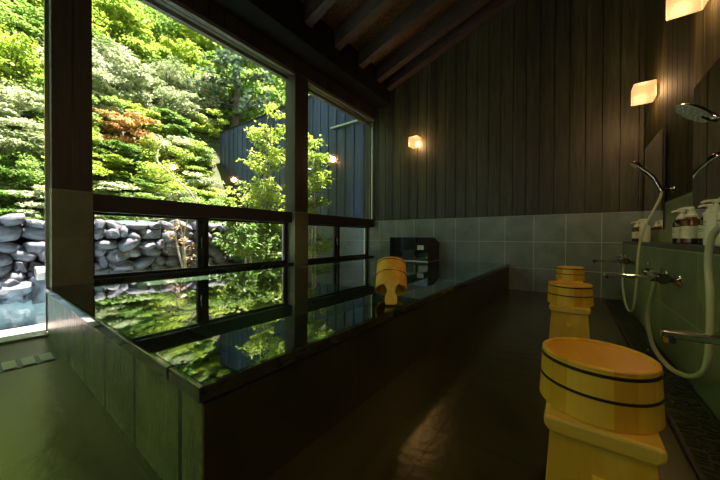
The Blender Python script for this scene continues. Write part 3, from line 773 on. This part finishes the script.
# rocks and water spout by the outdoor bath
bl = [((-4.93,0.30,0.0),(0.34,0.30,0.24),21,'squat boulder at the left of the outdoor water spout'),
      ((-4.86,0.55,0.02),(0.30,0.26,0.28),22,'boulder directly under the outdoor water spout'),
      ((-4.92,0.88,0.0),(0.34,0.34,0.26),23,'low boulder at the right of the outdoor water spout'),
      ((-4.95,-0.02,-0.01),(0.38,0.32,0.22),24,'flat boulder farthest left at the outdoor bath edge')]
for loc, sz, sd_, lb in bl:
    o = bpy.data.objects.new('boulder', rock(sz, sd_, 3, 0.75, 0.95)); COL.objects.link(o); o.location = loc; tag(o, lb, 'boulder', 'boulders by the outdoor bath')
sp_ = empty('water_spout', (-4.78, 0.50, 0.13), label='pale stone spout pouring water into the outdoor bath', cat='spout')
MB().prism([(-0.10,0.0),(0.09,-0.01),(0.10,0.07),(0.07,0.12),(-0.09,0.13)], 'y', -0.055, 0.055).build('spout_stone', M['paverim'], sp_, bevel=0.01)
tag(MB().tube([(-4.68,0.52,0.19),(-4.62,0.54,0.17),(-4.585,0.55,0.08),(-4.57,0.555,-0.065)], [0.022,0.020,0.016,0.022], 8, 5).build('water_stream', M['outwater'], smooth=True), 'thin stream of water falling from the stone spout', 'water', kind='stuff')

# neighbouring board wall running away outside the back corner
bf = empty('board_wall', (-5.1, 3.97, 0), label='tall dark vertical board wall, blue skylight in its colour, outside the far windows', cat='board wall')
b_ = MB(); boards(b_, 'x', -2.35, 2.27, 0.2, -0.02, 0.0, 0.86, 3.31, gap=0.008)
b2 = MB()
x = -2.35
while x < 2.25:
    b2.box(x-0.014, x+0.014, -0.036, -0.021, 0.86, 3.3); x += 0.2
b_.build('boards', M['skylit_wood'], bf); b2.build('battens', M['skylit_wood'], bf)
MB().box(-2.36, 2.28, 0.001, 0.12, 0, 3.30).build('backing', M['frame'], bf)
MB().box(-2.36, 2.27, -0.03, 0.0, -0.01, 0.85).build('stone_base', tilemat('outer stone base', (0.14,0.16,0.21), (0.22,0.25,0.32), (0.3,0.32,0.36), (0,2), (0.6,0.3), (-5,-0.35), 0.5, 0.2), bf)
MB().box(1.60, 2.26, -0.13, -0.04, 2.53, 2.56).build('flashing', M['alu'], bf)
MB().box(-2.37, 2.28, -0.05, 0.13, 3.311, 3.34).build('top_cap', M['frame'], bf)

# foliage ---------------------------------------------------------
def leafblob(seed, lumps, n, size, flat=0.5, aspect=0.5, spread=1.0):
    """unit crown (radius about 1) of many separate small leaves"""
    r_ = random.Random(seed); mb = MB()
    cs = []
    for i in range(lumps):
        a = r_.uniform(0, 2*PI); q = math.sqrt(r_.random())*0.72; zz = r_.uniform(0.15, 1.25)
        cs.append((Vector((math.cos(a)*q, math.sin(a)*q, zz)), r_.uniform(0.22, 0.42)))
    for i in range(n):
        c, rad = cs[r_.randrange(lumps)]
        d = Vector((r_.gauss(0,1), r_.gauss(0,1), r_.gauss(0,1))).normalized()*(rad*r_.random()**0.4)*spread
        d.z *= flat
        p = c+d
        nrm = (Vector((r_.gauss(0,0.6), r_.gauss(0,0.6), 1.0))).normalized()
        u = nrm.orthogonal().normalized(); ang = r_.uniform(0, 2*PI)
        u = Matrix.Rotation(ang, 3, nrm) @ u; v = nrm.cross(u)
        l = size*r_.uniform(0.6, 1.3); h = l*aspect
        i0 = len(mb.v)
        mb.v += [tuple(p-u*l*0.5), tuple(p+v*h*0.5-nrm*h*0.1), tuple(p+u*l*0.5), tuple(p-v*h*0.5-nrm*h*0.1)]
        mb.f.append((i0, i0+1, i0+2, i0+3))
    return mb, cs
def trunkmesh(seed, cs, r0):
    mb = MB(); r_ = random.Random(seed)
    top = Vector((r_.uniform(-0.1,0.1), r_.uniform(-0.1,0.1), 0.75))
    mb.tube([(0,0,-0.15), (r_.uniform(-0.05,0.05), r_.uniform(-0.05,0.05), 0.3), top], [r0, r0*0.8, r0*0.5], 7, 3)
    for c, rad in cs[:9]:
        s = Vector((0,0,0.1)).lerp(top, r_.uniform(0.2, 0.95))
        mb.tube([s, s.lerp(c, 0.5)+Vector((0,0,0.05)), c], [r0*0.4, r0*0.28, r0*0.12], 5, 3)
    return mb
VAR = []
for s_ in range(5):
    mb, cs = leafblob(40+s_, 34 if s_ < 3 else 24, 4600, 0.105 if s_ < 3 else 0.08, 0.26 if s_ < 3 else 0.6, 0.5, 0.85 if s_ < 3 else 1.0)
    VAR.append((mb, trunkmesh(60+s_, cs, 0.035)))
_cache = {}
def plant(name, cat, label, group, loc, s, sz, var, mat, bark='bark', rz=None):
    key = (var, mat)
    if key not in _cache: _cache[key] = VAR[var][0].mesh('foliage', M[mat])
    kb = ('b', var, bark)
    if kb not in _cache: _cache[kb] = VAR[var][1].mesh('trunk', M[bark], True)
    e = empty(name, loc, R.uniform(0, 6.28) if rz is None else rz, label=label, cat=cat, group=group)
    for nm, me in (('foliage', _cache[key]), ('trunk', _cache[kb])):
        o = bpy.data.objects.new(nm, me); COL.objects.link(o); o.parent = e; o.scale = (s, s, sz)
    return e
rr = random.Random(21)
adj = {'leaf_yellow':'yellow green', 'leaf_green':'mid green', 'leaf_pale':'pale silvery green', 'leaf_rust':'rusty'}
bands = ['just above the stone wall','low on the slope','halfway up the slope','high on the slope','at the top of the slope']
pts = []
tries = 0
while len(pts) < 185 and tries < 6000:
    tries += 1
    x = -5.75 - 12.5*rr.random()**1.5; y = rr.uniform(-3.4 - (-x-5.7)*0.35, 2.6 + (-x-5.7)*1.15)
    if y > 3.2 and x > -8.3: continue
    if x < -6.3 and x > -10.2 and abs(y+0.585*x) < 0.75: continue
    s = 0.42 + 0.135*(-x-5.5)
    if any((x-a)**2+(y-b)**2 < (0.62*(s+c)/2*1.15)**2 for a, b, c in pts): continue
    pts.append((x, y, s))
for x, y, s in pts:
    bnd = min(4, int((-x-5.6)/2.2))
    mt_ = rr.choice([['leaf_green','leaf_pale','leaf_yellow','leaf_pale','leaf_yellow','leaf_green','leaf_pale','leaf_rust'],['leaf_pale','leaf_pale','leaf_yellow','leaf_green'],['leaf_yellow','leaf_pale','leaf_green','leaf_yellow'],['leaf_yellow','leaf_yellow','leaf_green'],['leaf_yellow','leaf_green']][bnd])
    k_ = 'shrub' if bnd < 3 else 'tree'
    s *= rr.uniform(0.85, 1.2)
    plant(k_, k_, 'leafy %s %s growing %s' % (adj[mt_], k_, bands[bnd]), '%s %ss %s' % (adj[mt_], k_, bands[bnd]), (x, y, hz(x, y)-0.12), s, s*rr.uniform(0.6, 1.0), rr.randrange(5), mt_)
for x, y, s_, mt_ in ((-5.9,2.75,0.5,'leaf_green'),(-6.5,3.05,0.55,'leaf_pale'),(-7.2,3.1,0.6,'leaf_green'),(-5.75,3.3,0.4,'leaf_yellow')):
    plant('shrub', 'shrub', 'leafy %s shrub beside the foot of the dark board wall' % adj[mt_], 'shrubs beside the board wall', (x, y, hz(x, y)-0.12), s_, s_*0.9, 1, mt_)
gc = MB()
for i in range(40000):
    x = -5.38-10*rr.random()**1.6; y = rr.uniform(-6.5-(-x-5)*0.3, 3.4+(-x-5)*1.0)
    if y > 3.3 and x > -8.0: continue
    z = hz(x, y)+rr.uniform(0.0, 0.12)
    n_ = Vector((rr.gauss(0.3,0.5), rr.gauss(0,0.5), 1)).normalized()
    u = Matrix.Rotation(rr.uniform(0,6.28), 3, n_) @ n_.orthogonal().normalized(); v = n_.cross(u); l = rr.uniform(0.04,0.1); c = Vector((x,y,z))
    gc.quad(c-u*l*0.5, c+v*l*0.25, c+u*l*0.5, c-v*l*0.25)
tag(gc.build('undergrowth', M['leaf_green']), 'low leafy undergrowth covering the slope', 'undergrowth', kind='stuff')
# forest behind the board wall
for i, (x, y, s) in enumerate(((-9.5,6.0,1.9),(-12,8.5,2.6),(-8.5,8.5,2.0),(-15,12,3.4))):
    plant('tree', 'tree', 'shaded green tree behind the board wall', 'trees behind the board wall', (x, y, hz(x, y)-0.2), s, s*1.0, i % 5, 'leaf_green')

# pine
pe = empty('pine_tree', (-8.6, 5.02, hz(-8.6, 5.02)-0.1), label='blue green pine with a bare trunk on the upper slope', cat='tree')
pt = MB().tube([(0,0,0),(0.05,0,0.9),(0,0.08,1.9),(0.06,0.1,2.9)], [0.13,0.11,0.085,0.03], 9, 4)
nd = MB(); r_ = random.Random(9)
for i in range(26):
    zz = r_.uniform(0.75, 2.9); a = r_.uniform(0, 2*PI); L = (3.2-zz)*0.55+0.3
    st_ = Vector((0.03,0.05,zz)); en = st_+Vector((math.cos(a)*L, math.sin(a)*L, r_.uniform(0, 0.25)))
    pt.tube([st_, (st_+en)/2+Vector((0,0,0.05)), en], [0.03,0.022,0.01], 5, 2)
    for q in range(9):
        c = st_.lerp(en, 0.35+0.65*q/8)+Vector((r_.uniform(-0.15,0.15), r_.uniform(-0.15,0.15), r_.uniform(0,0.08)))
        for k in range(60):
            d = Vector((r_.gauss(0,1), r_.gauss(0,1), r_.gauss(0.5,0.7))).normalized()*r_.uniform(0.10,0.19)
            sd2 = d.cross(Vector((0.3,0.2,1))).normalized()*0.011
            nd.quad(c-sd2, c+sd2, c+d)
pt.build('trunk', M['bark'], pe, True); nd.build('needles', M['leaf_pine'], pe)

# slender young trees close to the windows
def young(loc, h, spread, seed, label, mat='leaf_yellow', nb=16, bark='palebark', lean=(0,0), leaf=0.085, per=42):
    e = empty('young_tree', loc, label=label, cat='tree')
    r_ = random.Random(seed); tb = MB(); lf = MB()
    for st in range(3):
        a0 = r_.uniform(0, 6.28); tip = Vector((math.cos(a0)*spread*0.35+lean[0], math.sin(a0)*spread*0.35+lean[1], h*r_.uniform(0.8, 1.0)))
        base = Vector((r_.uniform(-0.05,0.05), r_.uniform(-0.05,0.05), 0))
        mid = base.lerp(tip, 0.5)+Vector((r_.uniform(-0.08,0.08), r_.uniform(-0.08,0.08), 0))
        tb.tube([base, mid, tip], [0.018,0.012,0.004], 6, 5)
        for k in range(nb):
            t = r_.uniform(0.16, 1.0)
            p = base.lerp(mid, t*2) if t < 0.5 else mid.lerp(tip, t*2-1)
            a = r_.uniform(0, 6.28); L = spread*(1.1-t*0.7)*r_.uniform(0.5, 1.0)
            q = p+Vector((math.cos(a)*L, math.sin(a)*L, L*r_.uniform(0.1, 0.6)))
            tb.tube([p, p.lerp(q, 0.5)+Vector((0,0,0.03)), q], [0.006,0.004,0.002], 4, 3)
            for j in range(per):
                c = p.lerp(q, r_.uniform(0.3, 1.08))+Vector((r_.gauss(0,0.035), r_.gauss(0,0.035), r_.gauss(0,0.03)))
                n_ = Vector((r_.gauss(0,0.5), r_.gauss(0,0.5), 1)).normalized()
                u = Matrix.Rotation(r_.uniform(0,6.28), 3, n_) @ n_.orthogonal().normalized(); v = n_.cross(u)
                l = leaf*r_.uniform(0.6, 1.15); hh = l*0.42
                dr = Vector((0,0,-l*0.18))
                lf.quad(c, c+u*l*0.45+v*hh*0.5, c+u*l+dr, c+u*l*0.45-v*hh*0.5)
    tb.build('stems', M[bark], e, True); lf.build('leaves', M[mat], e)
    return e
young((-3.45,3.35,0), 2.15, 0.48, 3, 'slender bright green young tree in front of the board wall, seen through the far window', per=46, nb=20)
young((-4.55,3.05,0), 2.8, 0.8, 4, 'bushy yellow green young tree seen at the right end of the large window', nb=28, per=50)
young((-4.0,2.55,0), 1.0, 0.55, 5, 'low leafy green bush outside the lower right sash of the large window', 'leaf_green', nb=20)
young((-4.35,3.0,0), 1.1, 0.6, 6, 'low leafy bush at the foot of the bushy young tree', 'leaf_green', nb=20)
young((-4.75,1.95,0), 1.15, 0.32, 8, 'thin reddish leaved seedling standing before the stone wall', 'leaf_rust', nb=7, per=10, leaf=0.05)
bt = MB().tube([(-5.35,1.55,0.95),(-5.2,1.75,1.5),(-5.3,1.6,2.3)], [0.022,0.018,0.010], 7, 5)
tag(MB().tube([(-4.7,2.30,0.0),(-4.75,2.22,0.7),(-4.80,2.12,1.2),(-4.92,1.90,1.50),(-5.12,1.74,1.75),(-5.3,1.80,1.98)], [0.024,0.018,0.013,0.010,0.007,0.004], 7, 5).build('bare_branch', M['palebark'], smooth=True), 'long pale bare branch leaning across the slope shrubs', 'branch')
